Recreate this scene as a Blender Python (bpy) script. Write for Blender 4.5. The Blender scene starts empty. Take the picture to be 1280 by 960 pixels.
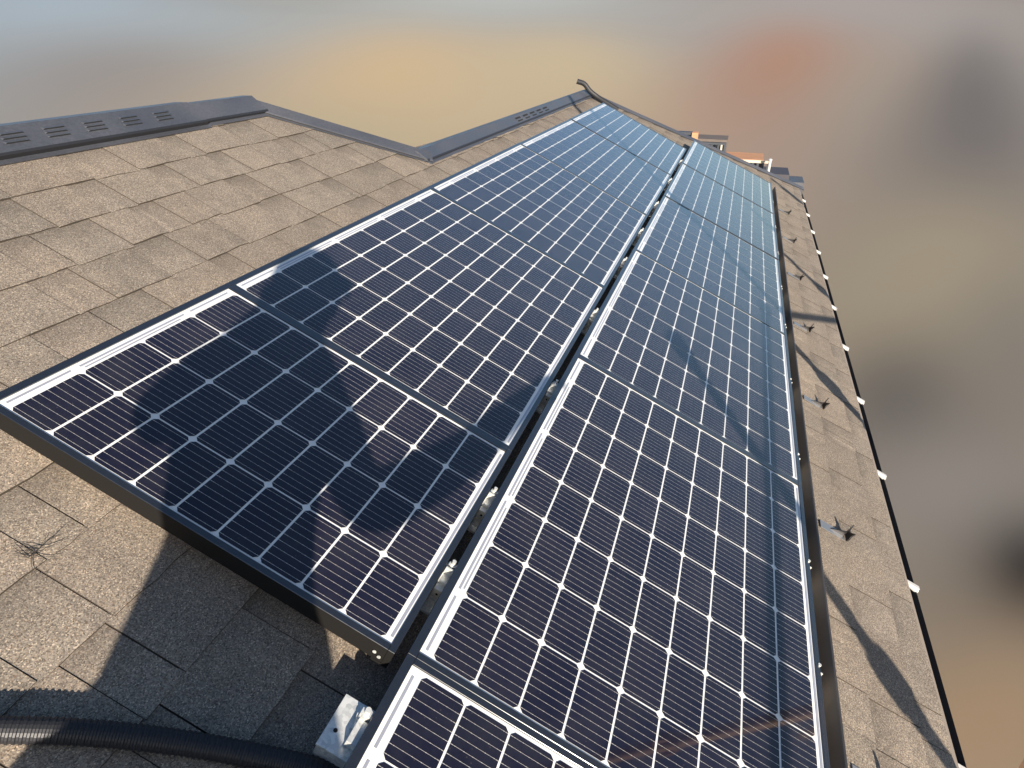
import bpy, bmesh, math, random
from mathutils import Matrix, Vector, Euler
from math import radians, sin, cos, pi
random.seed(7)
SC = bpy.context.scene
COL = SC.collection

# ------------------------------------------------------------------ camera, sky, sun, exposure
S = 0.55                                   # metres per survey unit (u)
SLOPE = radians(25)
M = Matrix.Rotation(SLOPE, 3, 'X')         # roof plane -> world
def W(x, y, z):                            # survey units on the roof plane -> world metres
    return M @ (Vector((x, y, z)) * S)
ROOFZ = -0.17                              # roof surface below the glass plane (u)

cam = bpy.data.cameras.new('camera'); camo = bpy.data.objects.new('camera', cam); COL.objects.link(camo)
CAMU = Vector((-1.33582, -1.46948, 1.89357))
RC = [[0.302616, -0.862059, 0.406543], [-0.439795, -0.504715, -0.742862], [0.845579, 0.046007, -0.531864]]
right, down, fwd = (Vector(r) for r in RC)
m3 = M @ Matrix((right, -down, -fwd)).transposed()
camo.matrix_world = Matrix.Translation(W(*CAMU)) @ m3.to_4x4()
cam.sensor_fit = 'HORIZONTAL'; cam.sensor_width = 36.0; cam.lens = 851.47 / 1280 * 36
cam.clip_start = 0.02; cam.clip_end = 6000
SC.camera = camo

LP = Vector((3.0, 1.33, -1.894)).normalized()      # light direction on the roof plane
LW = (M @ LP).normalized()                         # in world
ELEV = math.asin(-LW.z)
HS = Vector((-LW.x, -LW.y, 0)).normalized()        # horizontal, towards the sun
AZ = math.atan2(HS.x, HS.y)

world = bpy.data.worlds.new('World'); SC.world = world; world.use_nodes = True
wn = world.node_tree.nodes; wl = world.node_tree.links
sky = wn.new('ShaderNodeTexSky'); sky.sky_type = 'NISHITA'; sky.sun_disc = False
sky.sun_elevation = ELEV; sky.sun_rotation = AZ
sky.altitude = 50; sky.air_density = 1.0; sky.dust_density = 0.9; sky.ozone_density = 2.8
wl.new(sky.outputs[0], wn['Background'].inputs[0]); wn['Background'].inputs[1].default_value = 0.075

sun = bpy.data.lights.new('sun', 'SUN'); sun.energy = 5.0; sun.angle = radians(0.5); sun.color = (1.0, 0.90, 0.77)
suno = bpy.data.objects.new('sun', sun); COL.objects.link(suno)
suno.rotation_euler = LW.to_track_quat('-Z', 'Y').to_euler(); suno.location = (-8, -8, 12)

SC.view_settings.view_transform = 'Standard'; SC.view_settings.look = 'None'
SC.view_settings.gamma = 1.0; SC.view_settings.exposure = 1.0

# ------------------------------------------------------------------ helpers
def tag(o, label=None, cat=None, group=None, kind=None):
    if label: o['label'] = label
    if cat: o['category'] = cat
    if group: o['group'] = group
    if kind: o['kind'] = kind
    return o
def thing(name, label, cat, base, group=None, onroof=True):
    o = bpy.data.objects.new(name, None); COL.objects.link(o); o.empty_display_size = 0.1
    o.location = W(*base) if onroof else base
    if onroof: o.rotation_euler = (SLOPE, 0, 0)
    return tag(o, label, cat, group)
def link(name, bm, mats, parent=None, smooth=False, recalc=True):
    me = bpy.data.meshes.new(name)
    if recalc: bmesh.ops.recalc_face_normals(bm, faces=bm.faces[:])
    bm.to_mesh(me); bm.free()
    for m in (mats if isinstance(mats, (list, tuple)) else [mats]): me.materials.append(m)
    if smooth:
        for p in me.polygons: p.use_smooth = True
    o = bpy.data.objects.new(name, me); COL.objects.link(o)
    if parent: o.parent = parent
    return o
def copy_thing(root, **kw):
    r = root.copy(); COL.objects.link(r)
    for ch in root.children:
        c = ch.copy(); COL.objects.link(c); c.parent = r
        for g in ch.children:
            d = g.copy(); COL.objects.link(d); d.parent = c
    return r
def box(bm, x0, x1, y0, y1, z0, z1, mi=0, bev=0):
    vs = [bm.verts.new(p) for p in ((x0,y0,z0),(x1,y0,z0),(x1,y1,z0),(x0,y1,z0),(x0,y0,z1),(x1,y0,z1),(x1,y1,z1),(x0,y1,z1))]
    fs = [bm.faces.new([vs[i] for i in f]) for f in ((3,2,1,0),(4,5,6,7),(0,1,5,4),(1,2,6,5),(2,3,7,6),(3,0,4,7))]
    for f in fs: f.material_index = mi
    if bev:
        es = list({e for f in fs for e in f.edges})
        bmesh.ops.bevel(bm, geom=es, offset=bev, segments=2, affect='EDGES', profile=0.6)
    return fs
def quad(bm, pts, mi=0):
    f = bm.faces.new([bm.verts.new(p) for p in pts]); f.material_index = mi; return f
def frame_of(t):
    t = t.normalized(); a = Vector((0,0,1)) if abs(t.z) < 0.9 else Vector((1,0,0))
    n = t.cross(a).normalized(); return n, t.cross(n).normalized()
def tube(bm, pts, r, seg=12, mi=0, cap=True):
    rings = []
    pts = [Vector(p) for p in pts]
    n0 = None
    for i, p in enumerate(pts):
        t = (pts[min(i+1, len(pts)-1)] - pts[max(i-1, 0)])
        n, b = frame_of(t)
        if n0 is not None:
            n = (n0 - t.normalized() * n0.dot(t.normalized())).normalized(); b = t.normalized().cross(n)
        n0 = n
        rr = r[i] if isinstance(r, (list, tuple)) else r
        rings.append([bm.verts.new(p + (n*cos(2*pi*k/seg) + b*sin(2*pi*k/seg))*rr) for k in range(seg)])
    for a, c in zip(rings, rings[1:]):
        for k in range(seg):
            f = bm.faces.new((a[k], a[(k+1)%seg], c[(k+1)%seg], c[k])); f.material_index = mi
    if cap:
        for rg in (rings[0], rings[-1]):
            f = bm.faces.new(rg); f.material_index = mi
def extrude_profile(bm, prof, x0, x1, mi=0, closed=True):      # profile in (y,z), run along x
    a = [bm.verts.new((x0, y, z)) for y, z in prof]; b = [bm.verts.new((x1, y, z)) for y, z in prof]
    n = len(prof)
    for i in range(n if closed else n-1):
        f = bm.faces.new((a[i], a[(i+1)%n], b[(i+1)%n], b[i])); f.material_index = mi
    if closed:
        bm.faces.new(a[::-1]).material_index = mi; bm.faces.new(b).material_index = mi

# ------------------------------------------------------------------ materials
def mat(name, col=(.5,.5,.5), rough=.6, metal=0.0, coat=0.0, spec=0.5):
    m = bpy.data.materials.new(name); m.use_nodes = True
    p = m.node_tree.nodes['Principled BSDF']
    p.inputs['Base Color'].default_value = (*col, 1); p.inputs['Roughness'].default_value = rough
    p.inputs['Metallic'].default_value = metal; p.inputs['Coat Weight'].default_value = coat
    p.inputs['Specular IOR Level'].default_value = spec
    return m
class NT:
    def __init__(s, m): s.t = m.node_tree; s.n = s.t.nodes; s.p = s.n['Principled BSDF']
    def add(s, typ, **kw):
        n = s.n.new(typ)
        for k, v in kw.items(): setattr(n, k, v)
        return n
    def ln(s, a, b): s.t.links.new(a, b)
    def val(s, sock, v):
        if hasattr(v, 'is_output'): s.ln(v, sock)
        else: sock.default_value = v
    def math(s, op, a, b=None, c=None, clamp=False):
        n = s.add('ShaderNodeMath', operation=op); n.use_clamp = clamp
        for i, v in enumerate((a, b, c)):
            if v is not None: s.val(n.inputs[i], v)
        return n.outputs[0]
    def mix(s, f, a, b, blend='MIX'):
        n = s.add('ShaderNodeMix', data_type='RGBA', blend_type=blend)
        s.val(n.inputs[0], f)
        s.val(n.inputs[6], a if hasattr(a, 'is_output') else (*a, 1)); s.val(n.inputs[7], b if hasattr(b, 'is_output') else (*b, 1))
        return n.outputs[2]
    def noise(s, vec, scale, detail=2, rough=.5):
        n = s.add('ShaderNodeTexNoise'); n.inputs['Scale'].default_value = scale; n.inputs['Detail'].default_value = detail
        n.inputs['Roughness'].default_value = rough
        if vec is not None: s.ln(vec, n.inputs['Vector'])
        return n.outputs[0]
    def ramp(s, f, stops):
        n = s.add('ShaderNodeValToRGB'); e = n.color_ramp.elements
        while len(e) < len(stops): e.new(.5)
        for el, (p, c) in zip(e, stops): el.position = p; el.color = (*c, 1) if len(c) == 3 else c
        s.ln(f, n.inputs[0]); return n.outputs[0]
    def mapr(s, v, a, b, c, d):
        n = s.add('ShaderNodeMapRange'); s.val(n.inputs[0], v)
        for i, x in enumerate((a, b, c, d)): n.inputs[i+1].default_value = x
        return n.outputs[0]
    def coord(s, which='Object'): return s.add('ShaderNodeTexCoord').outputs[which]
    def bump(s, h, strength=.3, dist=.002):
        n = s.add('ShaderNodeBump'); n.inputs['Strength'].default_value = strength; n.inputs['Distance'].default_value = dist
        s.ln(h, n.inputs['Height']); s.ln(n.outputs[0], s.p.inputs['Normal'])

def shingle_mat():
    m = mat('asphalt_shingle', rough=.92, spec=.25); t = NT(m)
    oc = t.coord('Object')
    uv = t.add('ShaderNodeUVMap', uv_map='UVMap').outputs[0]
    sp = t.add('ShaderNodeSeparateXYZ'); t.ln(uv, sp.inputs[0])
    at = t.add('ShaderNodeAttribute', attribute_name='tone')
    ar = t.add('ShaderNodeSeparateColor'); t.ln(at.outputs['Color'], ar.inputs[0])
    tone, rec, hue = ar.outputs
    base = t.mix(hue, (.302,.252,.205), (.262,.228,.190))
    base = t.mix(1.0, base, t.ramp(tone, [(0,(.90,.90,.90)),(1,(1.09,1.09,1.09))]), 'MULTIPLY')
    # granules
    vo = t.add('ShaderNodeTexVoronoi'); vo.inputs['Scale'].default_value = 540; t.ln(oc, vo.inputs['Vector'])
    gv = t.add('ShaderNodeSeparateColor'); t.ln(vo.outputs['Color'], gv.inputs[0])
    g = t.ramp(gv.outputs[0], [(0,(.38,.37,.36)),(.3,(.76,.76,.76)),(.7,(1.05,1.04,1.0)),(.93,(1.42,1.38,1.30)),(1,(2.2,2.1,1.95))])
    base = t.mix(1.0, base, g, 'MULTIPLY')
    rust = t.math('MULTIPLY', t.mapr(gv.outputs[1], .8, .95, 0, 1), .45)
    base = t.mix(rust, base, (.20,.115,.06))
    # large weathering and streaks
    nz = t.noise(oc, 2.3, 4, .6)
    base = t.mix(1.0, base, t.ramp(nz, [(.25,(.84,.85,.87)),(.75,(1.12,1.10,1.07))]), 'MULTIPLY')
    n2 = t.noise(oc, 14, 4, .65)
    base = t.mix(1.0, base, t.ramp(n2, [(.3,(.9,.9,.9)),(.7,(1.07,1.07,1.07))]), 'MULTIPLY')
    # printed band at the head of the cut-out tabs
    wob = t.math('MULTIPLY_ADD', t.noise(oc, 40, 3), .25, -.125)
    v = t.math('ADD', sp.outputs[1], wob)
    band = t.math('MULTIPLY', t.mapr(v, .40, .95, 0, 1), rec)
    base = t.mix(t.math('MULTIPLY', band, .42), base, (.06,.052,.045))
    edge = t.mapr(t.math('ADD', sp.outputs[1], t.math('MULTIPLY', wob, .3)), .93, .99, 0, 1)
    base = t.mix(t.math('MULTIPLY', edge, .25), base, (.045,.04,.036))
    t.ln(base, t.p.inputs['Base Color'])
    t.bump(t.math('MULTIPLY', gv.outputs[0], 1.0), .55, .0016)
    return m
MSH = shingle_mat()
MEDGE = mat('shingle_edge', (.075,.062,.050), .95, spec=.1)

def cell_mat():
    m = mat('solar_cell', (.011,.012,.030), .35, coat=1.0, spec=.2); t = NT(m)
    t.p.inputs['Coat Roughness'].default_value = .035; t.p.inputs['Coat IOR'].default_value = 1.5
    uv = t.add('ShaderNodeUVMap', uv_map='UVMap').outputs[0]
    sp = t.add('ShaderNodeSeparateXYZ'); t.ln(uv, sp.inputs[0])
    fr = t.math('ABSOLUTE', t.math('SUBTRACT', t.math('FRACT', t.math('MULTIPLY', sp.outputs[0], 9.0)), .5))
    pad = t.math('ABSOLUTE', t.math('SUBTRACT', t.math('FRACT', t.math('MULTIPLY', sp.outputs[1], 5.0)), .5))
    padm = t.math('LESS_THAN', pad, .06)
    endm = t.math('GREATER_THAN', t.math('ABSOLUTE', t.math('SUBTRACT', sp.outputs[1], .5)), .44)
    wd = t.math('MULTIPLY_ADD', t.math('MAXIMUM', padm, endm), .013, .0165)
    line = t.math('LESS_THAN', fr, wd)
    oi = t.add('ShaderNodeAttribute', attribute_name='tone')
    base = t.mix(oi.outputs['Fac'], (.0055,.0052,.0150), (.0080,.0072,.0185))
    fine = t.math('GREATER_THAN', t.math('FRACT', t.math('MULTIPLY', sp.outputs[1], 56.0)), .86)
    base = t.mix(t.math('MULTIPLY', fine, .06), base, (.20,.19,.18))
    col = t.mix(line, base, (.60,.56,.50))
    oc = t.coord('Object')
    dn = t.noise(oc, 7, 6, .7)
    dust = t.math('MULTIPLY', t.mapr(dn, .42, .75, 0, 1), .05)
    sv = t.add('ShaderNodeTexVoronoi'); sv.inputs['Scale'].default_value = 55; t.ln(oc, sv.inputs['Vector'])
    spk = t.math('MULTIPLY', t.math('LESS_THAN', sv.outputs['Distance'], .07), .10)
    col = t.mix(t.math('ADD', dust, spk), col, (.30,.27,.23))
    t.ln(col, t.p.inputs['Base Color'])
    t.ln(t.mapr(dn, .3, .75, .025, .07), t.p.inputs['Coat Roughness'])
    t.ln(t.math('MULTIPLY', line, .25), t.p.inputs['Metallic'])
    return m
MCELL = cell_mat()
MBACK = mat('backsheet', (.80,.79,.76), .5, coat=1.0); MBACK.node_tree.nodes['Principled BSDF'].inputs['Coat Roughness'].default_value = .04
MRIB = mat('tinned_ribbon', (.40,.41,.46), .35, .3, coat=1.0)
def frame_mat():
    m = mat('black_anodised', (.011,.012,.015), .36, .0, coat=.8, spec=.6); t = NT(m)
    n = t.noise(t.coord('Object'), 60, 3)
    t.ln(t.mapr(n, .3, .7, .26, .42), t.p.inputs['Roughness']); t.p.inputs['Coat Roughness'].default_value = .22; t.p.inputs['Coat IOR'].default_value = 1.9; return m
MFRAME = frame_mat()
MSIDE = mat('dark_frame_side', (.010,.009,.008), .7, spec=.2)
def zinc_mat():
    m = mat('galvanised', (.74,.74,.70), .38, .45); t = NT(m)
    vo = t.add('ShaderNodeTexVoronoi'); vo.inputs['Scale'].default_value = 160; t.ln(t.coord(), vo.inputs['Vector'])
    sc = t.add('ShaderNodeSeparateColor'); t.ln(vo.outputs['Color'], sc.inputs[0])
    t.ln(t.ramp(sc.outputs[0], [(0,(.58,.59,.56)),(1,(.84,.83,.78))]), t.p.inputs['Base Color'])
    t.ln(t.mapr(sc.outputs[1], 0, 1, .28, .5), t.p.inputs['Roughness']); return m
MZINC = zinc_mat()
MDARK = mat('dark_hole', (.01,.01,.01), .9)
def cap_mat():
    m = mat('ridge_metal', (.065,.068,.078), .42, .0, spec=.6); t = NT(m)
    oc = t.coord()
    n = t.noise(oc, 3, 4); n2 = t.noise(oc, 120, 2)
    c = t.ramp(n, [(.3,(.055,.058,.068)),(.7,(.082,.084,.095))])
    c = t.mix(1, c, t.ramp(n2, [(.3,(.85,.85,.85)),(.7,(1.15,1.15,1.15))]), 'MULTIPLY')
    t.ln(c, t.p.inputs['Base Color']); t.ln(t.mapr(n, .3, .7, .34, .55), t.p.inputs['Roughness']); return m
MCAP = cap_mat()
MCAPL = mat('ridge_metal_lip', (.022,.022,.024), .5)
MSKIRT = mat('brown_trim', (.26,.215,.175), .5, spec=.4)
MGUT = mat('gutter_plastic', (.034,.037,.045), .45)
MWHITE = mat('white_enamel', (.50,.49,.47), .5)
MCOND = mat('black_conduit', (.020,.020,.023), .50, spec=.45)
MGUARD = mat('snow_guard_steel', (.030,.027,.026), .38, .2)
MGPLATE = mat('snow_guard_plate', (.30,.31,.33), .35, .6)
def wall_mat(name, col):
    m = mat(name, col, .85); t = NT(m)
    n = t.noise(t.coord(), 4, 5, .6)
    t.ln(t.mix(1, col, t.ramp(n, [(.3,(.88,.88,.88)),(.7,(1.08,1.08,1.08))]), 'MULTIPLY'), t.p.inputs['Base Color']); return m
MWALL = wall_mat('house_siding', (.50,.46,.40))
MTERRA = wall_mat('terracotta_render', (.50,.25,.13))
MCREAM = wall_mat('cream_render', (.62,.52,.38))
MBRICK = wall_mat('dark_brick', (.13,.105,.09))
MSTEEL = mat('scaffold_tube', (.42,.43,.43), .45, .8)
MGLASS = mat('window_glass', (.012,.014,.02), .06, coat=.5)
MLOUV = mat('louvre_slate', (.05,.055,.065), .5)
MTWIG = mat('dry_stem', (.035,.030,.026), .9)

# ------------------------------------------------------------------ ground
def hfun(x, y):
    d = math.hypot(x, y - 0)
    fx = max(0.0, d - 22)
    h = -6.2 + 44 * (1 - math.exp(-(fx / 330) ** 1.6)) + 1.2 * sin(x * .013 + 1) * min(1, fx / 200) * cos(y * .017)  # added hillside, tilted to catch more sun and cover the horizon
    return h
def ground():
    m = mat('ground_backdrop_tones', rough=.95, spec=.15); t = NT(m)
    oc = t.coord('Object')
    #GROUNDMAT
    n = t.noise(oc, .02, 3, .5)
    col = t.ramp(n, [(.3,(.175,.155,.128)),(.5,(.20,.178,.142)),(.7,(.19,.172,.146))])
    sx = t.add('ShaderNodeSeparateXYZ'); t.ln(oc, sx.inputs[0])
    for (px, py, i0, i1, i2, i3, c, st) in PATCHES:
        dx = t.math('SUBTRACT', sx.outputs[0], px); dy = t.math('SUBTRACT', sx.outputs[1], py)
        a = t.math('ADD', t.math('MULTIPLY', dx, i0), t.math('MULTIPLY', dy, i1))
        b = t.math('ADD', t.math('MULTIPLY', dx, i2), t.math('MULTIPLY', dy, i3))
        r = t.math('SQRT', t.math('ADD', t.math('MULTIPLY', a, a), t.math('MULTIPLY', b, b)))
        fall = t.math('MULTIPLY', t.math('POWER', 2.718, t.math('MULTIPLY', r, t.math('MULTIPLY', r, -1.1))), st)
        col = t.mix(fall, col, c)  # blends the painted sky and backdrop tones over the soil colour
    t.ln(col, t.p.inputs['Base Color'])
    bm = bmesh.new()
    rs = [0] + [4 * 1.16 ** i for i in range(46)]
    na = 96; prev = None
    for r in rs:
        if r == 0: ring = [bm.verts.new((0, 0, hfun(0, 0)))]
        else: ring = [bm.verts.new((r*cos(2*pi*k/na), r*sin(2*pi*k/na), hfun(r*cos(2*pi*k/na), r*sin(2*pi*k/na)))) for k in range(na)]
        if prev is not None:
            for k in range(na):
                if len(prev) == 1: bm.faces.new((prev[0], ring[k], ring[(k+1) % na]))
                else: bm.faces.new((prev[k], ring[k], ring[(k+1) % na], prev[(k+1) % na]))
        prev = ring
    o = link('ground', bm, m, smooth=True); tag(o, 'soft tan and grey ground rising beyond the roof, painted with sky and backdrop tones', 'ground', kind='structure')
PATCHES = [
    (109.1, 122.7, 0.017805, -0.01639, 0.00504, 0.006769, (0.257, 0.312, 0.358), 0.95),
    (218.9, 68.6, 0.005012, -0.015764, 0.004549, 0.00284, (0.342, 0.358, 0.342), 0.95),
    (197.2, -20.7, -0.001955, -0.022543, 0.006117, -0.002023, (0.298, 0.263, 0.244), 0.9),
    (51.2, 50.7, 0.048712, -0.051737, 0.018207, 0.011384, (0.213, 0.19, 0.174), 0.8),
    (65.6, 30.5, 0.024795, -0.053028, 0.015341, 0.006391, (0.452, 0.335, 0.196), 1),
    (38.3, 22.6, 0.065672, -0.112759, 0.05991, 0.023794, (0.37, 0.312, 0.199), 0.6),
    (75.0, 17.6, 0.017788, -0.07035, 0.018469, 0.005469, (0.425, 0.342, 0.219), 0.95),
    (80.5, -4.9, -0.00234, -0.096384, 0.016509, 0.002245, (0.319, 0.185, 0.126), 1),
    (57.7, -10.9, -0.017333, -0.13286, 0.01948, 0.003219, (0.277, 0.231, 0.185), 0.95),
    (59.2, -16.8, -0.041717, -0.190668, 0.017336, 0.002477, (0.11, 0.102, 0.098), 0.85),
    (21.5, -7.7, -0.044043, -0.211022, 0.074851, 0.023613, (0.29, 0.244, 0.169), 1),
    (13.1, -5.2, -0.090995, -0.530518, 0.26243, 0.079683, (0.074, 0.069, 0.066), 0.85),
    (16.8, -8.2, -0.14626, -0.514493, 0.143362, 0.045999, (0.185, 0.164, 0.135), 0.8),
    (10.0, -5.3, -0.097923, -0.45427, 0.378392, 0.127252, (0.219, 0.196, 0.172), 0.95),
    (8.4, -6.0, -0.325363, -1.088985, 0.6695, 0.216533, (0.013, 0.013, 0.015), 1),
    (5.7, -4.7, -0.154919, -0.634757, 0.646956, 0.209044, (0.29, 0.204, 0.126), 1),
    (7.2, -4.3, -0.152399, -0.865016, 0.608952, 0.203888, (0.159, 0.135, 0.106), 0.5),
]   # blurred sky and backdrop tones painted on ground: centre, 2x2 metric, colour, strength
ground()

# ------------------------------------------------------------------ the house with the shingled roof
EAVE = -3.87; RIDGE2 = 0.56; RIDGE1 = 1.68; XL = -4.2
H1A, H1B = (3.54, RIDGE1), (4.50, RIDGE2)              # upper hip
H2A, H2B = (11.55, RIDGE2), (14.1, EAVE)               # far hip
def xmax(y):
    if y > RIDGE2: return H1A[0] + (H1B[0]-H1A[0]) * (RIDGE1 - y) / (RIDGE1 - RIDGE2)
    return H2A[0] + (H2B[0]-H2A[0]) * (RIDGE2 - y) / (RIDGE2 - EAVE)
house = thing('house', 'house whose brown asphalt shingle roof carries the two rows of solar panels', 'house', (0, 0, ROOFZ))
def U(*p): return tuple(c * S for c in p)               # survey units -> metres in the house's own frame (z from roof surface)
def make_roof():
    bm = bmesh.new(); uvl = bm.loops.layers.uv.new('UVMap'); tl = bm.loops.layers.float_color.new('tone')
    rnd = random.Random(11)
    pitch = 0.2735; y = 0.387
    while y > EAVE: y -= pitch
    rows = []
    while y < RIDGE1: rows.append(y); y += pitch
    TH = 0.0038
    for y0 in rows:
        ya = max(y0, EAVE); yb = min(y0 + pitch, RIDGE1)
        x = XL + rnd.uniform(-.4, 0); rec = rnd.random() < .5
        lim = max(xmax(ya), xmax(yb))
        hue_row = rnd.random()
        while x < lim:
            w = rnd.uniform(.20, .50) if not rec else rnd.uniform(.12, .36)
            x2 = x + w
            xs = [min(x, xmax(ya)), min(x2, xmax(ya)), min(x2, xmax(yb)), min(x, xmax(yb))]
            j = [rnd.uniform(-.008, .008) for _ in range(4)]
            up = 0.0 if rec else 0.0018
            z0 = TH / S + up / S; z1 = 0.0008 / S + up / S
            lx0, lx1, ux1, ux0 = xs
            yl0 = ya + (rnd.uniform(-.008, .004) if ya > EAVE + .01 else 0); yl1 = yl0 + rnd.uniform(-.004, .004)
            tone = min(1, max(0, rnd.gauss(.5, .24))); hue = min(1, max(0, hue_row*.3 + rnd.random()*.7))
            n = 4
            def face(pts, uvs, mi):
                try: f = bm.faces.new([bm.verts.new(U(*p)) for p in pts])
                except ValueError: return
                f.material_index = mi
                for lp, uv in zip(f.loops, uvs):
                    lp[uvl].uv = uv; lp[tl] = (tone, 1.0 if rec else 0.12, hue, 1)
            # slightly wavy butt edge
            bot = []
            for k in range(n + 1):
                f_ = k / n
                zz = z0 + (rnd.uniform(0, .0025) / S if 0 < k < n else 0)
                bot.append((lx0 + (lx1-lx0)*f_, yl0 + (yl1-yl0)*f_ + rnd.uniform(-.003, .003), zz))
            top = [(ux0 + (ux1-ux0)*k/n, yb + .02, z1) for k in range(n + 1)]
            if abs(lx1 - lx0) > 1e-4 or abs(ux1 - ux0) > 1e-4:
                for k in range(n):
                    face((bot[k], bot[k+1], top[k+1], top[k]), ((k/n, 0), ((k+1)/n, 0), ((k+1)/n, 1), (k/n, 1)), 0)
                    face(((bot[k][0], bot[k][1], -.004), (bot[k+1][0], bot[k+1][1], -.004), bot[k+1], bot[k]), ((0,0),)*4, 1)
                if not rec:
                    face((bot[0], top[0], (top[0][0], top[0][1], -.004), (bot[0][0], bot[0][1], -.004)), ((0,0),)*4, 1)
                    face((bot[-1], (bot[-1][0], bot[-1][1], -.004), (top[-1][0], top[-1][1], -.004), top[-1]), ((0,0),)*4, 1)
            x = x2 + .004; rec = not rec if rnd.random() < .85 else rec
    # solid deck and the far slopes
    def P(x, y, z=-.006): return U(x, y, z)
    poly = [P(XL, EAVE), P(H2B[0], EAVE), P(*H2A), P(*H1B), P(*H1A), P(XL, RIDGE1)]
    f = bm.faces.new([bm.verts.new(p) for p in poly]); f.material_index = 1
    return link('roof', bm, [MSH, MEDGE], house, recalc=False)
make_roof()

# far slopes (behind the ridges), walls and fascia, built in world axes under the house
Mi = M.transposed()
HB = W(0, 0, ROOFZ)
def HL(wv): return Mi @ (Vector(wv) - HB)               # world point -> house frame
def rp(x, y, z=ROOFZ - .008): return W(x, y, z)
bm = bmesh.new()
def wq(pts, mi=0): return bm.faces.new([bm.verts.new(HL(p)) for p in pts])
r1a, r1b, r2a, r2b, e2 = rp(XL, RIDGE1), rp(*H1A), rp(*H1B), rp(*H2A), rp(H2B[0], EAVE)
d1 = Vector((0, 3.4, -3.4*math.tan(SLOPE)))
wq((r1a, r1b, r1b + d1, r1a + d1)); 
wq((r1b, r2a, r2a + Vector((2.6, 2.6, -1.4)), r1b + d1))
d2 = Vector((0, 2.8, -2.8*math.tan(SLOPE)))
wq((r2a, r2b, r2b + d2, r2a + d2))
wq((r2b, e2, e2 + Vector((.02, 4.5, 0)), r2b + d2))
link('back_slope', bm, MSH, house)
bm = bmesh.new()
ez = rp(0, EAVE).z
y_out = rp(0, EAVE).y
def wbox(x0, x1, y0, y1, z0, z1):
    vs = [bm.verts.new(HL((x, y, z))) for z in (z0, z1) for x, y in ((x0,y0),(x1,y0),(x1,y1),(x0,y1))]
    for f in ((3,2,1,0),(4,5,6,7),(0,1,5,4),(1,2,6,5),(2,3,7,6),(3,0,4,7)): bm.faces.new([vs[i] for i in f])
wbox(XL*S + .3, 14.1*S - .45, y_out + .45, y_out + 4.6, -6.2, ez - .12)
link('wall', bm, MWALL, house)
bm = bmesh.new(); box(bm, XL*S, 14.1*S - .02, EAVE*S - .022, EAVE*S + .0, -.17, -.006)
link('fascia', bm, MSKIRT, house)

# ridge caps
def ridge_cap(x0, x1, yr, w, hgt, name, lip=.045):
    bm = bmesh.new()
    yf = yr - w
    prof = [(yf, .006), (yf - .004, lip), (yf + .012, lip + .006), (yr, hgt), (yr + .5*w, hgt - .25*w), (yr + .5*w, .0)]
    prof = [(a*S, b*S) for a, b in prof]
    extrude_profile(bm, prof, x0*S, x1*S)
    bm.faces.ensure_lookup_table()
    for f in bm.faces:
        c = f.calc_center_median()
        if c.y < (yf + .006)*S and abs(f.normal.x) < .5: f.material_index = 1
    # base flange on the shingles
    box(bm, x0*S, x1*S, (yf - .035)*S, (yf + .02)*S, .006, .0095, 0)
    return link(name, bm, [MCAP, MCAPL], house)
vent = ridge_cap(XL, 2.84, RIDGE1, .185, .085, 'ridge_vent_cap', .042)
gx = -1.0
yf = RIDGE1 - .185
while gx < 2.66:
    bm = bmesh.new()
    wv = random.uniform(-.012, .012)
    for k in range(3):
        t0 = .34 + .17 * k
        yy = yf + .012 + (.185 - .012) * t0; zz = .048 + (.085 - .048) * t0
        x0, x1 = gx + .02 + wv + .01*k, gx + .165 + wv + .008*k
        def at(x, o, h): return U(x, yy + o, zz + o*.214 + h)
        # each louvre: a dark mouth facing the eave under a thin pressed hood
        prof = [(-.0105, .0012), (-.0085, .0068), (.010, .0012)]
        lo = [bm.verts.new(at(x0 + (.012 if i == 1 else 0), o_, h_)) for i, (o_, h_) in enumerate(prof)]
        hi = [bm.verts.new(at(x1 - (.012 if i == 1 else 0), o_, h_)) for i, (o_, h_) in enumerate(prof)]
        bm.faces.new((lo[0], hi[0], hi[1], lo[1])).material_index = 1
        bm.faces.new((lo[1], hi[1], hi[2], lo[2])).material_index = 0
        bm.faces.new((lo[0], lo[1], lo[2])).material_index = 0; bm.faces.new((hi[0], hi[2], hi[1])).material_index = 0
    link('louvre', bm, [MCAP, MDARK], vent)
    gx += .262
ridge_cap(2.845, 3.56, RIDGE1, .168, .072, 'ridge_cap', .034)
cap2 = ridge_cap(4.40, 11.6, RIDGE2 + .015, .13, .052, 'ridge_cap', .028)
for k in range(5):
    x0 = 7.2 + k * .32
    bm = bmesh.new()
    for j in range(2):
        yy = RIDGE2 - .09 + .045*j; zz = .031 + .011*j
        quad(bm, [U(x0, yy, zz + .004), U(x0 + .2, yy, zz + .004), U(x0 + .2, yy + .022, zz + .012), U(x0, yy + .022, zz + .012)], 0)
    link('louvre', bm, [MDARK], cap2)

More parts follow.
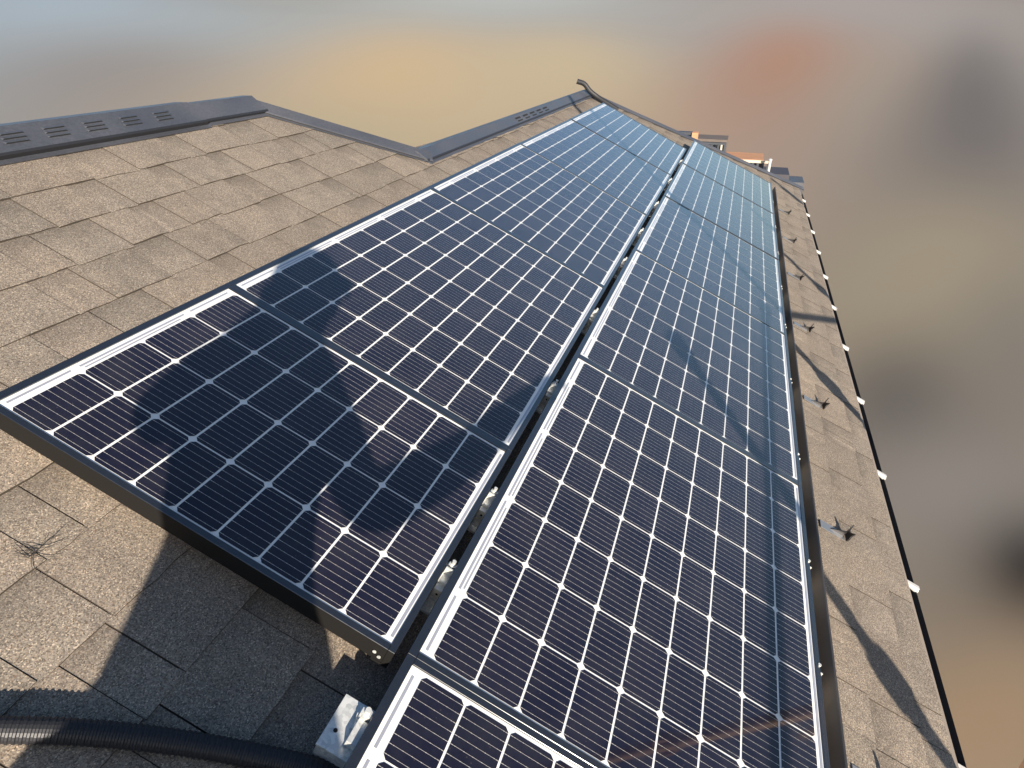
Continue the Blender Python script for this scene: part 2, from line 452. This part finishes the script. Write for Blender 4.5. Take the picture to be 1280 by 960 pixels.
def hip_cap(a, b, w, name):
    a = Vector((*a, 0)); b = Vector((*b, 0)); d = (b - a).normalized(); n = Vector((d.y, -d.x, 0))   # n points to the near slope
    bm = bmesh.new(); L = (b - a).length
    if n.x > 0: n = -n
    rows = []
    for p in (a - d*.05, b + d*.08):
        rows.append([bm.verts.new(U(*(p + n*o_ + Vector((0,0,h_))))) for o_, h_ in ((w, .006), (w*1.0, .024), (w*.92, .030), (0, .055), (-w*.8, .005))])
    for i in range(4):
        f = bm.faces.new((rows[0][i], rows[1][i], rows[1][i+1], rows[0][i+1])); f.material_index = 1 if i == 0 else 0
    bm.faces.new(rows[0]); bm.faces.new(rows[1])
    # flange
    vs = [a - d*.05 + n*(w+.03) + Vector((0,0,.013)), b + d*.08 + n*(w+.03) + Vector((0,0,.013)), b + d*.08 + n*w*.9 + Vector((0,0,.015)), a - d*.05 + n*w*.9 + Vector((0,0,.015))]
    quad(bm, [U(*v) for v in vs], 0)
    return link(name, bm, [MCAP, MCAPL], house)
hip_cap(H1A, H1B, .13, 'hip_cap')
hip_cap(H2A, H2B, .09, 'hip_cap')

# gutter with white hangers
bm = bmesh.new()
gp = [(-.025, -.05), (-.035, -.17), (-.06, -.205), (-.10, -.205), (-.130, -.17), (-.138, -.055), (-.127, -.045), (-.119, -.165), (-.095, -.192), (-.065, -.192), (-.05, -.16), (-.04, -.05)]
extrude_profile(bm, [((EAVE + a)*S, b*S) for a, b in gp], XL*S, 14.05*S)
gut = link('gutter', bm, MGUT, house)
hx = 1.10 - 1.21*4
while hx < 13.5:
    bm = bmesh.new()
    tube(bm, [U(hx, EAVE + .02, -.02), U(hx, EAVE - .04, -.03), U(hx, EAVE - .12, -.045), U(hx, EAVE - .135, -.04)], .008, 8)
    box(bm, (hx-.013)*S, (hx+.013)*S, (EAVE-.128)*S, (EAVE-.01)*S, -.040*S, -.018*S)
    link('gutter_hanger', bm, MWHITE, gut)
    hx += 1.21

# ------------------------------------------------------------------ solar panels
A, B, G = .28410, .159, .06456                         # cell pitches and frame gap (u)
ROW2 = 9*B + .15655; DU = .02833
def cells_mesh(nx):
    bm = bmesh.new(); uvl = bm.loops.layers.uv.new('UVMap'); tl = bm.loops.layers.float_color.new('tone')
    rnd = random.Random(nx)
    gx, gy, ch = .0018/S, .0046/S, .0068/S
    for i in range(nx):
        for j in range(9):
            x0, x1 = i*A + gx/1.0, (i+1)*A - gx
            y1, y0 = -j*B - gy*.5, -(j+1)*B + gy*.5
            pts = [(x0+ch,y0),(x1-ch,y0),(x1,y0+ch),(x1,y1-ch),(x1-ch,y1),(x0+ch,y1),(x0,y1-ch),(x0,y0+ch)]
            f = bm.faces.new([bm.verts.new(U(x, y, -.0016/S)) for x, y in pts])
            tn = rnd.random()
            for lp, (x, y) in zip(f.loops, pts):
                lp[uvl].uv = ((x-x0)/(x1-x0), (y-y0)/(y1-y0)); lp[tl] = (tn, tn, tn, 1)
    return bm
def frame_mesh(nx):
    bm = bmesh.new()
    X0, X1, Y0, Y1 = -.0292, nx*A + .0352, -9*B - .050, .072
    lx, ly0, ly1 = .0245, .0236, .030                    # lip widths
    H = .0745
    def bar(x0, x1, y0, y1):
        fs = box(bm, x0*S, x1*S, y0*S, y1*S, -H*S, .0006)
        return fs
    bar(X0, X1, Y1-ly1, Y1); bar(X0, X1, Y0, Y0+ly0)
    bar(X0, X0+lx, Y0+ly0+.0004, Y1-ly1-.0004); bar(X1-lx, X1, Y0+ly0+.0004, Y1-ly1-.0004)
    bmesh.ops.bevel(bm, geom=bm.edges[:], offset=.0007, segments=1, affect='EDGES')
    # bottom flange hooks with screw heads at the corners
    for x in (X0, X1 - .06):
        for y in (Y0, Y1 - .06):
            box(bm, x*S, (x+.06)*S, y*S, (y+.06)*S, (-H-.012)*S, (-H-.001)*S)
    return bm
def back_mesh(nx):
    bm = bmesh.new()
    box(bm, -.0045*S, (nx*A+.0105)*S, (-9*B-.0262)*S, .0418*S, -.006, -.0024)
    return bm
def ribbon_mesh(nx):
    bm = bmesh.new(); z = -.0019
    def strip(x0, x1, y0, y1): quad(bm, [(x0*S,y0*S,z),(x1*S,y0*S,z),(x1*S,y1*S,z),(x0*S,y1*S,z)])
    i = 0; k = 0
    while i < nx:
        n = 1 if k == 0 or (i == nx-1) else 2
        n = min(n, nx - i)
        strip((i+.06)*A, (i+n-.07)*A, .019, .028)
        if n == 2: strip((i-.12)*A + .06, (i+n-.2)*A, .006, .0125)
        i += n; k += 1
    return bm, None
def ribbon2_mesh(nx):
    bm = bmesh.new(); z = -.00185
    quad(bm, [(.02*S, (-9*B-.020)*S, z), ((nx*A-.02)*S, (-9*B-.020)*S, z), ((nx*A-.02)*S, (-9*B-.010)*S, z), (.02*S, (-9*B-.010)*S, z)])
    return bm
def build_panel(nx):
    t = thing('solar_panel', '-', 'solar panel', (0, 0, 0), 'solar panels in two rows on the roof')
    fr = link('frame', frame_mesh(nx), [MFRAME, MSIDE], t)
    for pl in fr.data.polygons:
        if abs(pl.normal.z) < .5 and abs(pl.normal.x) > .5: pl.material_index = 1
    link('backsheet', back_mesh(nx), MBACK, t)
    cells = link('solar_cells', cells_mesh(nx), MCELL, t, recalc=False)
    link('ribbon', ribbon_mesh(nx)[0], MRIB, t); link('ribbon', ribbon2_mesh(nx), MRIB, t)
    bm = bmesh.new()
    for y in (-.012, -.032):
        tube(bm, [U(-.032, -9*B + y + .02, -.03 + y*.6), U(-.0345, -9*B + y + .02, -.03 + y*.6)], .0035, 10)
    link('screw', bm, MZINC, fr)
    return t
def put(t, x, y, label):
    t.location = W(x, y, 0); t['label'] = label
    t.rotation_euler = (SLOPE + radians(TILT.uniform(-.12, .12)), radians(TILT.uniform(-.10, .10)), 0)
TILT = random.Random(3)
half = build_panel(4); put(half, 0, 0, 'short solar panel at the near end of the upper row, under the photographer\'s shadow')
full = build_panel(8)
ups = ['solar panel in the upper row right behind the short shaded panel', 'second full-length solar panel in the upper row, up to where the lower ridge begins',
       'third full-length solar panel in the upper row, beside the distant lower ridge', 'farthest solar panel of the upper row, ending near the far hip']
x = 4*A + G
for i, lb in enumerate(ups):
    t = full if i == 0 else copy_thing(full)
    put(t, x, 0, lb); x += 8*A + G
los = ['nearest solar panel of the lower row, cut off by the bottom of the photo', 'large near solar panel of the lower row beside the short shaded panel',
       'lower-row solar panel crossed by the diagonal pole shadow', 'fourth solar panel of the lower row from the camera',
       'fifth solar panel of the lower row from the camera', 'farthest solar panel of the lower row, dark reflection at its eave corner']
x = DU - (8*A + G)
for lb in los:
    t = copy_thing(full); put(t, x, -ROW2, lb); x += 8*A + G

# ------------------------------------------------------------------ mounting brackets
def hexnut(bm, cx, cy, z0, z1, r, mi=0):
    a = [bm.verts.new((cx + r*cos(k*pi/3), cy + r*sin(k*pi/3), z0)) for k in range(6)]
    b = [bm.verts.new((cx + r*cos(k*pi/3), cy + r*sin(k*pi/3), z1)) for k in range(6)]
    for k in range(6): bm.faces.new((a[k], a[(k+1)%6], b[(k+1)%6], b[k])).material_index = mi
    bm.faces.new(b).material_index = mi; bm.faces.new(a[::-1]).material_index = mi
def build_bracket():
    t = thing('mounting_bracket', '-', 'bracket', (0, 0, ROOFZ))
    bm = bmesh.new(); zr = -ROOFZ                       # height of the glass above the roof (u)
    # folded plate: foot on the roof, web, top channel
    box(bm, -.075*S, .065*S, -.02*S, .018*S, (.012)*S, (zr-.098)*S, bev=.0015)
    box(bm, -.105*S, .085*S, -.075*S, .075*S, .010*S, .022*S, bev=.001)
    base = link('foot', bm, MZINC, t)
    bm = bmesh.new()
    box(bm, -.075*S, .0*S, -.019*S, .017*S, (zr-.095)*S, (zr-.052)*S, bev=.0012)
    box(bm, -.045*S, .055*S, -.020*S, .018*S, (zr-.050)*S, (zr-.040)*S, bev=.0008)
    box(bm, -.005*S, .002*S, -.018*S, .016*S, (zr-.052)*S, (zr-.006)*S, bev=.0006)
    link('clamp', bm, MZINC, t)
    bm = bmesh.new()
    tube(bm, [U(.03, 0, zr-.05), U(.03, 0, zr+.004)], .0042, 10)
    hexnut(bm, .03*S, 0, (zr-.036)*S, (zr-.016)*S, .0085)
    tube(bm, [U(.03, 0, zr-.038), U(.03, 0, zr-.035)], .0105, 14)
    link('bolt', bm, MZINC, t)
    bm = bmesh.new(); tube(bm, [U(-.0765, -.003, zr-.074), U(-.0745, -.003, zr-.074)], .0028, 10)
    link('hole', bm, MDARK, base)
    return t
br = build_bracket()
ORD = ['nearest', 'second', 'third', 'fourth', 'fifth', 'sixth', 'seventh', 'eighth', 'ninth', 'tenth', 'eleventh']
mids = [.39, .86, 1.91, 3.06, 4.32, 5.33, 6.56, 7.99, 9.49]
for i, x in enumerate(mids):
    t = br if i == 0 else copy_thing(br)
    t.location = W(x, -1.5015, ROOFZ); tag(t, f'{ORD[i]} galvanised clamp bracket between the two panel rows, counted from the camera', 'bracket', 'brackets in the channel between the panel rows')
for i, x in enumerate([.42, .89, 1.94, 3.14, 4.37, 5.39, 6.36, 7.24]):
    t = copy_thing(br); t.location = W(x, .088, ROOFZ); t.scale = (.85, .62, .80)
    tag(t, f'{ORD[i]} small metal bracket showing along the ridge-side edge of the upper row', 'bracket', 'brackets along the upper edge of the panels')
for i, x in enumerate([.95, 1.62, 2.65, 3.75, 4.9, 6.0, 7.3, 8.6, 10.2]):
    t = copy_thing(br); t.location = W(x, -3.064, ROOFZ)
    tag(t, f'{ORD[i]} bright bracket in the dark gap behind the brown eave trim', 'bracket', 'brackets along the lower edge of the panels')
# open bracket at the near end, with its wide galvanised shoe in full view
t = thing('mounting_bracket', 'open galvanised bracket with bolt beside the nearest lower panel, above the black conduit', 'bracket', (-.265, -1.475, ROOFZ))
bm = bmesh.new(); zr = -ROOFZ
box(bm, -.085*S, .075*S, -.045*S, .055*S, .012*S, (zr-.060)*S, bev=.0014)
foot = link('foot', bm, MZINC, t)
bm = bmesh.new()
box(bm, -.088*S, .078*S, -.048*S, .058*S, (zr-.058)*S, (zr-.050)*S, bev=.0008)
box(bm, -.055*S, .02*S, -.046*S, -.010*S, (zr-.049)*S, (zr-.020)*S, bev=.0012)
box(bm, -.005*S, .065*S, -.044*S, -.004*S, (zr-.049)*S, (zr-.038)*S, bev=.0012)
link('clamp', bm, MZINC, t)
bm = bmesh.new()
tube(bm, [U(.035, -.022, zr-.045), U(.035, -.022, zr+.012)], .0048, 12); hexnut(bm, .035*S, -.022*S, (zr-.032)*S, (zr-.006)*S, .0105)
tube(bm, [U(.035, -.022, zr-.037), U(.035, -.022, zr-.033)], .013, 16)
link('bolt', bm, MZINC, t)
bm = bmesh.new(); tube(bm, [U(-.03, .03, zr-.0500), U(-.03, .03, zr-.0485)], .0035, 12)
link('hole', bm, MDARK, foot)

# ------------------------------------------------------------------ brown trim along the eave side of the panels
bx = DU - (8*A + G) - .03
tr_l = ['brown metal trim strip in front of the nearest lower panels', 'brown metal trim strip along the middle of the lower panel row', 'brown metal trim strip along the far end of the lower panel row']
segs = [(-2.36, 2.30), (2.304, 6.95), (6.954, 11.72)]
for i, (a, b) in enumerate(segs):
    bm = bmesh.new()
    prof = [(-.012, -.165), (-.012, -.030), (-.010, -.018), (-.006, -.012), (-.001, -.018), (.0, -.030), (.0, -.155), (.03, -.158), (.03, -.165)]
    extrude_profile(bm, [(p*S, (q-ROOFZ)*S) for p, q in prof], 0, (b-a)*S)
    o = link('eave_trim', bm, MSKIRT); o.location = W(a, -3.150, ROOFZ); o.rotation_euler = (SLOPE, 0, 0)
    tag(o, tr_l[i], 'trim', 'brown trim strips below the panels')

# ------------------------------------------------------------------ snow guards
def build_guard():
    t = thing('snow_guard', '-', 'snow guard', (0, 0, ROOFZ))
    bm = bmesh.new()
    box(bm, -.038*S, .034*S, -.035*S, .125*S, .012*S, .016*S)
    link('strap', bm, MGPLATE, t)
    bm = bmesh.new()
    # bent fan-shaped blade standing on the strap, with a hole and split top
    th = .004
    outl = [(-.036, .015), (.036, .015), (.042, .04), (.038, .060), (.044, .092), (.028, .078), (.010, .066), (-.010, .066), (-.028, .078), (-.044, .092), (-.038, .060), (-.042, .04)]
    ring_a = [bm.verts.new(U(x, -.03 - abs(x)*.35, z)) for x, z in outl]
    ring_b = [bm.verts.new(U(x, -.03 - abs(x)*.35 - .009, z)) for x, z in outl]
    ca = bm.verts.new(U(0, -.03, .04)); cb = bm.verts.new(U(0, -.039, .04))
    n = len(outl)
    for k in range(n):
        k2 = (k+1) % n
        bm.faces.new((ca, ring_a[k], ring_a[k2])); bm.faces.new((cb, ring_b[k2], ring_b[k])); bm.faces.new((ring_a[k], ring_b[k], ring_b[k2], ring_a[k2]))
    link('blade', bm, MGUARD, t)
    bm = bmesh.new()
    vs = [U(-.004, -.03, .016), U(.004, -.03, .016), U(.004, .06, .016), U(-.004, .06, .016), U(-.004, -.03, .055), U(.004, -.03, .055)]
    v = [bm.verts.new(p) for p in vs]
    bm.faces.new((v[0], v[3], v[4])); bm.faces.new((v[1], v[5], v[2])); bm.faces.new((v[0], v[4], v[5], v[1])); bm.faces.new((v[3], v[2], v[5], v[4])); bm.faces.new((v[0], v[1], v[2], v[3]))
    link('rib', bm, MGUARD, t)
    return t
sg = build_guard()
gl = ['nearest small black snow guard on the shingle strip, at the bottom edge', 'black snow guard on the shingles with a clear strip, second from the camera', 'black snow guard just below the diagonal pole shadow with clamp bulge',
      'black snow guard on open sunny shingles, fourth from the camera', 'black snow guard touching a thin pole shadow, fifth from the camera', 'tiny black snow guard, sixth from the camera', 'farthest tiny black snow guard near the far hip']
for i, (x, lb) in enumerate(zip([.70, 2.33, 4.0, 5.65, 7.33, 9.04, 10.82], gl)):
    t = sg if i == 0 else copy_thing(sg)
    t.location = W(x, -3.43, ROOFZ); tag(t, lb, 'snow guard', 'snow guards along the eave')

# ------------------------------------------------------------------ conduits
def conduit(name, pts, r, pitch, label):
    pts = [Vector(p) for p in pts]
    # Catmull-Rom resample
    out = []
    P4 = [pts[0]*2 - pts[1]] + pts + [pts[-1]*2 - pts[-2]]
    for i in range(1, len(P4) - 2):
        p0, p1, p2, p3 = P4[i-1:i+3]; n = 60
        for k in range(n):
            s = k / n
            out.append(.5*((2*p1) + (p2-p0)*s + (2*p0-5*p1+4*p2-p3)*s*s + (3*p1-p0-3*p2+p3)*s**3))
    out.append(pts[-1])
    # walk at fine step
    path = [out[0]]; rad = []; d = 0; step = pitch / 6; acc = 0
    fine = []; i = 0; L = [0]
    for a, b in zip(out, out[1:]): L.append(L[-1] + (b-a).length)
    tot = L[-1]; s = 0; j = 0
    while s < tot:
        while L[j+1] < s: j += 1
        f = (s - L[j]) / max(1e-9, L[j+1] - L[j]); fine.append(out[j].lerp(out[j+1], f))
        rad.append((r + r*.040*(1 if (int(s/step) % 6) in (1, 2, 3) else -1))*S); s += step
    base = fine[0].copy()
    bm = bmesh.new(); tube(bm, [(p - base)*S for p in fine], rad, 20)
    o = link(name, bm, MCOND, smooth=False); o.location = W(*base); o.rotation_euler = (SLOPE, 0, 0)
    tag(o, label, 'conduit')
rz = ROOFZ + .010 + .032
conduit('conduit', [(-1.35, .38, rz), (-1.05, -.12, rz), (-.80, -.54, rz), (-.68, -.74, rz), (-.595, -.89, rz), (-.515, -1.06, rz), (-.44, -1.25, rz), (-.36, -1.5, rz), (-.31, -1.75, rz-.01), (-.27, -2.1, rz-.01)], .0315, .0150,
        'black corrugated conduit lying on the shaded shingles in the foreground')
conduit('conduit', [(11.3, .75, ROOFZ + .14), (11.32, .62, ROOFZ + .155), (11.33, .48, ROOFZ + .10), (11.36, .32, ROOFZ + .07), (11.36, .15, ROOFZ + .06), (11.36, -.1, ROOFZ + .05)], .042, .03,
        'black conduit bending over the far end of the lower ridge')

# dry plant stem on the shingles
bm = bmesh.new(); rnd = random.Random(5)
def stem(p, d, n, r):
    pts = [Vector(p)]
    for k in range(n):
        d = (d + Vector((rnd.uniform(-.5,.5), rnd.uniform(-.5,.5), rnd.uniform(-.1,.1)))*.55).normalized()
        pts.append(pts[-1] + d*.0075); pts[-1].z = max(.0075, min(.016, pts[-1].z))
    tube(bm, pts, [r*(1-.6*k/n) for k in range(n+1)], 5)
    return pts
main = stem((0, 0, .009), Vector((.8, -.2, 0)), 10, .0009)
for k in range(14): stem(main[rnd.randint(0, 3)], Vector((rnd.uniform(-1,1), rnd.uniform(-1,1), 0)).normalized(), rnd.randint(3, 7), .0006)
o = link('dry_stem', bm, MTWIG); o.location = W(-.285, -.395, ROOFZ); o.rotation_euler = (SLOPE, 0, 0)
tag(o, 'thin dried plant stem lying on the sunlit shingles near the shadow edge', 'twig')
# ------------------------------------------------------------------ scaffold standards outside the eave (beyond the right edge of the frame)
TE = math.tan(ELEV)
UPW = Vector((0, 0, 1))
def sunward(p, t): return p + HS*t + UPW*(t*TE)        # walk from a shadow point back towards the sun
MWOOD = mat('scaffold_board', (.45,.26,.13), .8)
def standard(foot, top, label, collars):
    t = thing('scaffold_pole', label, 'scaffold pole', (foot.x, foot.y, -6.2), 'scaffold poles standing outside the eave', onroof=False)
    bm = bmesh.new(); tube(bm, [(0,0,0), (0,0,top+6.2)], .0265, 16); link('tube', bm, MSTEEL, t)
    bm = bmesh.new(); box(bm, -.07, .07, -.07, .07, -.004, .006); link('base_plate', bm, MSTEEL, t)
    for z in collars:
        bm = bmesh.new()
        tube(bm, [(0,0,z+6.2-.06), (0,0,z+6.2-.05), (0,0,z+6.2+.05), (0,0,z+6.2+.06)], [.031,.037,.037,.031], 16)
        for k in range(4):
            a = k*pi/2 + .3
            c, s_ = cos(a), sin(a)
            tube(bm, [(.034*c,.034*s_,z+6.2-.03), (.041*c,.041*s_,z+6.2-.02), (.044*c,.044*s_,z+6.2+.03), (.034*c,.034*s_,z+6.2+.055)], .009, 6)
        link('coupler', bm, MSTEEL, t)
    return t
posts = []
SB = [((1.06,-3.84), 2.42, .36), ((4.18,-3.91), 2.05, .49), ((7.22,-3.98), 5.6, .29), ((12.35,-3.98), 8.3, .4)]
MSTEEL = mat('rusty_scaffold_tube', (.36,.22,.14), .55, .2)
for i, ((x, y), t_, bl) in enumerate(SB):
    P0 = W(x, y, ROOFZ)
    Q = sunward(P0, t_*S)
    # coupler height: its shadow lies bl units from the eave along the shadow
    zc = Q.z - t_*S*TE + (t_ + bl)*S*TE + bl*S*.2349/.8313*0
    z2 = zc + .9
    posts.append(Q)
    standard(Q, [.42, 2.1, .75, .85][i], ['steel scaffold pole nearest the photographer, outside the eave', 'second steel scaffold pole outside the eave', 'third steel scaffold pole outside the eave', 'farthest steel scaffold pole outside the eave'][i], [zc + bl*S*.24, .38 + .1*i])
def ledger(p, q, name, label):
    bm = bmesh.new(); d = q - p
    tube(bm, [(0,0,0), tuple(d)], .0213, 14)
    o = link('tube', bm, MSTEEL)
    t = thing(name, label, 'scaffold rail', tuple(p), 'scaffold rails', onroof=False); o.parent = t
    for k, e in enumerate((Vector((0,0,0)), d)):
        b2 = bmesh.new(); n = d.normalized()*.05
        tube(b2, [tuple(e - n), tuple(e + n)], .032, 12); link('clamp', b2, MSTEEL, t)
LI = sunward(W(2.153, -2.86, 0), (2.153 + .95)/.8313*S)
ledger(LI + Vector((-3.2*S,0,0)), LI + Vector((2.9*S,0,0)), 'scaffold_rail', 'long horizontal scaffold rail parallel to the eave')
TI = sunward(W(5.96, -3.40, ROOFZ), 5.4*S); TJ = sunward(W(6.64, -3.97, ROOFZ), 5.4*S)
ev = Vector((0, 1, 0))
TM = sunward(W(6.5, -3.85, ROOFZ), 5.4*S)
ledger(TM - ev*.5, TM + ev*.75, 'scaffold_rail', 'short horizontal scaffold rail reaching towards the roof')

# ------------------------------------------------------------------ the photographer, kneeling behind the camera
CW = W(*CAMU)
E1 = LW.cross(UPW).normalized()
def pv(a, b, d):                                       # a right, b across the light, d towards the sun (metres)
    return CW + E1*a + HS*d + UPW*((b + d*sin(ELEV))/cos(ELEV))
def roofz(p):                                          # roof height under a world point
    n = M @ Vector((0,0,1)); p0 = W(0,0,ROOFZ)
    return p0.z - (n.x*(p.x-p0.x) + n.y*(p.y-p0.y))/n.z
def on_roof(a, d, h):
    p = pv(a, 0, d); p.z = roofz(p) + h; return p
def person():
    V = []; Ed = []; R = []
    def v(p, r, par=None):
        V.append(p); R.append(r)
        if par is not None: Ed.append((par, len(V)-1))
        return len(V)-1
    D = .42
    pel = v(pv(-.26, -.70, D+.05), (.15,.13))
    wai = v(pv(-.215, -.53, D), (.135,.115), pel)
    che = v(pv(-.175, -.34, D-.04), (.155,.125), wai)
    col = v(pv(-.135, -.20, D-.06), (.10,.085), che)
    nek = v(pv(-.075, -.13, D-.09), (.055,.055), col)
    hd1 = v(pv(-.05, -.085, D-.11), (.078,.085), nek)
    hd2 = v(pv(-.04, -.045, D-.12), (.085,.095), hd1)
    hd3 = v(pv(-.04, -.005, D-.11), (.055,.065), hd2)
    # left arm, elbow out, hand up at the phone
    ls = v(pv(-.27, -.20, D-.05), (.07,.07), col)
    le = v(pv(-.355, -.255, D-.20), (.05,.055), ls)
    lf = v(pv(-.25, -.17, D-.34), (.042,.042), le)
    lw = v(pv(-.15, -.09, .05), (.030,.030), lf)
    # right arm stretched out to the side
    rs = v(pv(-.03, -.30, D-.04), (.07,.07), col)
    re = v(pv(.03, -.475, D-.08), (.055,.055), rs)
    rf = v(pv(.28, -.455, D-.16), (.044,.044), re)
    rw = v(pv(.52, -.395, D-.20), (.030,.030), rf)
    # legs: left foot planted with the knee out, right knee on the roof
    lh = v(pv(-.37, -.66, D+.02), (.11,.11), pel)
    lk = v(pv(-.455, -.66, D-.35), (.068,.068), lh)
    la = v(on_roof(-.41, D-.05, .11), (.045,.045), lk)
    lt = v(on_roof(-.43, D-.22, .04), (.04,.035), la)
    rh = v(pv(-.14, -.77, D+.02), (.11,.11), pel)
    rk = v(on_roof(-.06, D-.16, .075), (.07,.07), rh)
    ra = v(on_roof(-.10, D+.28, .07), (.045,.045), rk)
    rt = v(on_roof(-.11, D+.40, .04), (.038,.035), ra)
    def hand(w, dirv, side, up_):
        dirv = dirv.normalized(); side = side.normalized()
        pm = v(V[w] + dirv*.055, (.034,.020), w)
        for k, (o, l) in enumerate(((-.028,.066),(-.010,.076),(.010,.070),(.028,.054))):
            a_ = v(V[pm] + dirv*.035 + side*o, (.0095,.0095), pm)
            b_ = v(V[a_] + dirv*l*.55 - up_*.010, (.0085,.0085), a_)
            v(V[b_] + dirv*l*.40 - up_*.022, (.0075,.0075), b_)
        th = v(V[w] + dirv*.035 + side*-.038, (.012,.012), w)
        th2 = v(V[th] + dirv*.030 + side*-.022 - up_*.01, (.010,.010), th)
        v(V[th2] + dirv*.026 + side*-.004 - up_*.012, (.0085,.0085), th2)
    hand(rw, V[rw]-V[rf], UPW.cross(V[rw]-V[rf]), UPW)
    hand(lw, V[lw]-V[lf], E1, -HS)
    base = on_roof(-.24, D, 0)
    me = bpy.data.meshes.new('body'); me.from_pydata([p - base for p in V], Ed, [])
    o = bpy.data.objects.new('body', me); COL.objects.link(o)
    me.skin_vertices or None
    md = o.modifiers.new('skin', 'SKIN'); md.use_smooth_shade = True
    if not me.skin_vertices:
        bm = bmesh.new(); bm.from_mesh(me); bm.verts.layers.skin.verify(); bm.to_mesh(me); bm.free()
    for sv, r in zip(me.skin_vertices[0].data, R): sv.radius = r
    me.skin_vertices[0].data[0].use_root = True
    sb = o.modifiers.new('sub', 'SUBSURF'); sb.levels = 2; sb.render_levels = 2
    cloth = mat('work_clothes', (.05,.06,.08), .9)
    me.materials.append(cloth)
    t = thing('person', 'person in dark work clothes kneeling behind the camera with one arm stretched out', 'person', tuple(base), onroof=False)
    c = V[hd2] - base; f = -HS
    skin = mat('skin', (.42,.26,.18), .55)
    # bake the grown surface into one plain mesh, skin on the head and hands
    bpy.context.view_layer.update()
    me2 = bpy.data.meshes.new_from_object(o.evaluated_get(bpy.context.evaluated_depsgraph_get()))
    me2.materials.clear(); me2.materials.append(cloth); me2.materials.append(skin)
    o.modifiers.clear(); o.data = me2
    hp = [(V[hd1]-base, .14), (V[hd2]-base, .14), (V[hd3]-base, .14), (V[rw]+(V[rw]-V[rf]).normalized()*.10-base, .10), (V[lw]+(V[lw]-V[lf]).normalized()*.10-base, .10)]
    for pl in me2.polygons:
        pl.use_smooth = True
        pl.material_index = 1 if any((pl.center - q).length < r for q, r in hp) else 0
    o.parent = t
    # face, ears and hair on the head
    bm = bmesh.new()
    bmesh.ops.create_icosphere(bm, subdivisions=3, radius=1)
    for vv in bm.verts:
        p = vv.co.copy(); vv.co = c + E1*p.x*.099 - HS*(p.y*.108 - .0) + UPW*(p.z*.112 + .018)
    bmesh.ops.delete(bm, geom=[x for x in bm.verts if (x.co - c).dot(f) > .045 and (x.co - c).z < .06], context='VERTS')
    link('hair', bm, mat('dark_hair', (.012,.010,.009), .6), t, smooth=True)
    bm = bmesh.new()
    nb = c + f*.098
    tube(bm, [tuple(nb + UPW*.02), tuple(nb + f*.012 - UPW*.004), tuple(nb + f*.020 - UPW*.022), tuple(nb - UPW*.03)], [.008,.010,.013,.008], 10)
    link('nose', bm, skin, t, smooth=True)
    for s_ in (-1, 1):
        bm = bmesh.new(); e = c + f*.094 + E1*s_*.032 + UPW*.022
        bmesh.ops.create_uvsphere(bm, u_segments=12, v_segments=8, radius=.011, matrix=Matrix.Translation(e)); link('eye', bm, mat('eye', (.03,.02,.02), .2), t, smooth=True)
        bm = bmesh.new(); e = c + E1*s_*.10
        tube(bm, [tuple(e + UPW*.03), tuple(e + E1*s_*.012 + UPW*.01), tuple(e - UPW*.028)], [.010,.014,.009], 8); link('ear', bm, skin, t, smooth=True)
    bm = bmesh.new(); e = c + f*.094 - UPW*.05
    tube(bm, [tuple(e - E1*.022), tuple(e + f*.004), tuple(e + E1*.022)], [.003,.006,.003], 8); link('mouth', bm, mat('lips', (.30,.12,.10), .5), t, smooth=True)
person()
# ------------------------------------------------------------------ the neighbour's house glimpsed past the far end of the roof
nbh = thing('neighbour_house', 'terracotta neighbouring house with dark windows and balcony beyond the roof end', 'house', (18.7, -1.0, -6.2), onroof=False)
def nbx(name, m, x0, x1, y0, y1, z0, z1, parent=None):
    bm = bmesh.new(); box(bm, x0, x1, y0+1.0, y1+1.0, z0+6.2, z1+6.2); return link(name, bm, m, parent or nbh)
nbx('wall', MTERRA, .06, 1.2, -1.86, -.885, -6.2, -2.40)
nbx('wall', MBRICK, .30, 1.2, -.88, .62, -6.2, -1.98)
nbx('pillar', MTERRA, .0, .3, -.12, .03, -6.2, -1.80)
bay = nbx('window_bay', MLOUV, .05, .295, .035, .62, -6.2, -1.80)
for k in range(3):
    nbx('pane', MGLASS, .03, .0495, .06 + k*.185, .06 + k*.185 + .165, -2.9, -1.86, bay)
lv = nbx('louvre_screen', MLOUV, .12, .295, -.87, -.125, -6.2, -2.04)
for k in range(9):
    nbx('slat', MWALL if k in (1,) else MGLASS if k % 2 else MLOUV, .07, .119, -.86 + k*.082, -.86 + k*.082 + .045, -4.0, -2.08, lv)
rl = nbx('balcony_rail', MCREAM, -.06, .0, -2.03, -.95, -2.46, -2.40)
for k in range(9):
    nbx('baluster', MCREAM if k == 5 else MLOUV, -.05, -.01, -2.0 + k*.125, -2.0 + k*.125 + .055, -3.6, -2.462, rl)
nbx('balcony_screen', MGLASS, .01, .05, -1.86, -.96, -3.6, -2.48)
nbx('roof', mat('neighbour_roof', (.05,.047,.055), .6), .1, 1.2, -2.55, -1.87, -6.2, -2.74)
nbx('extension', MCAP, .3, 1.2, -2.96, -2.56, -6.2, -2.95)
pp = thing('white_post', 'thin white post standing in front of the neighbouring balcony', 'post', (18.4, -2.0, -6.2), onroof=False)
bm = bmesh.new(); tube(bm, [(0,0,0), (0,0,3.86)], .035, 12); link('shaft', bm, MWHITE, pp)
bm = bmesh.new(); tube(bm, [(0,0,3.861), (0,0,3.885), (0,0,3.90)], [.05,.05,.02], 12); link('cap', bm, MWHITE, pp)
#MORE
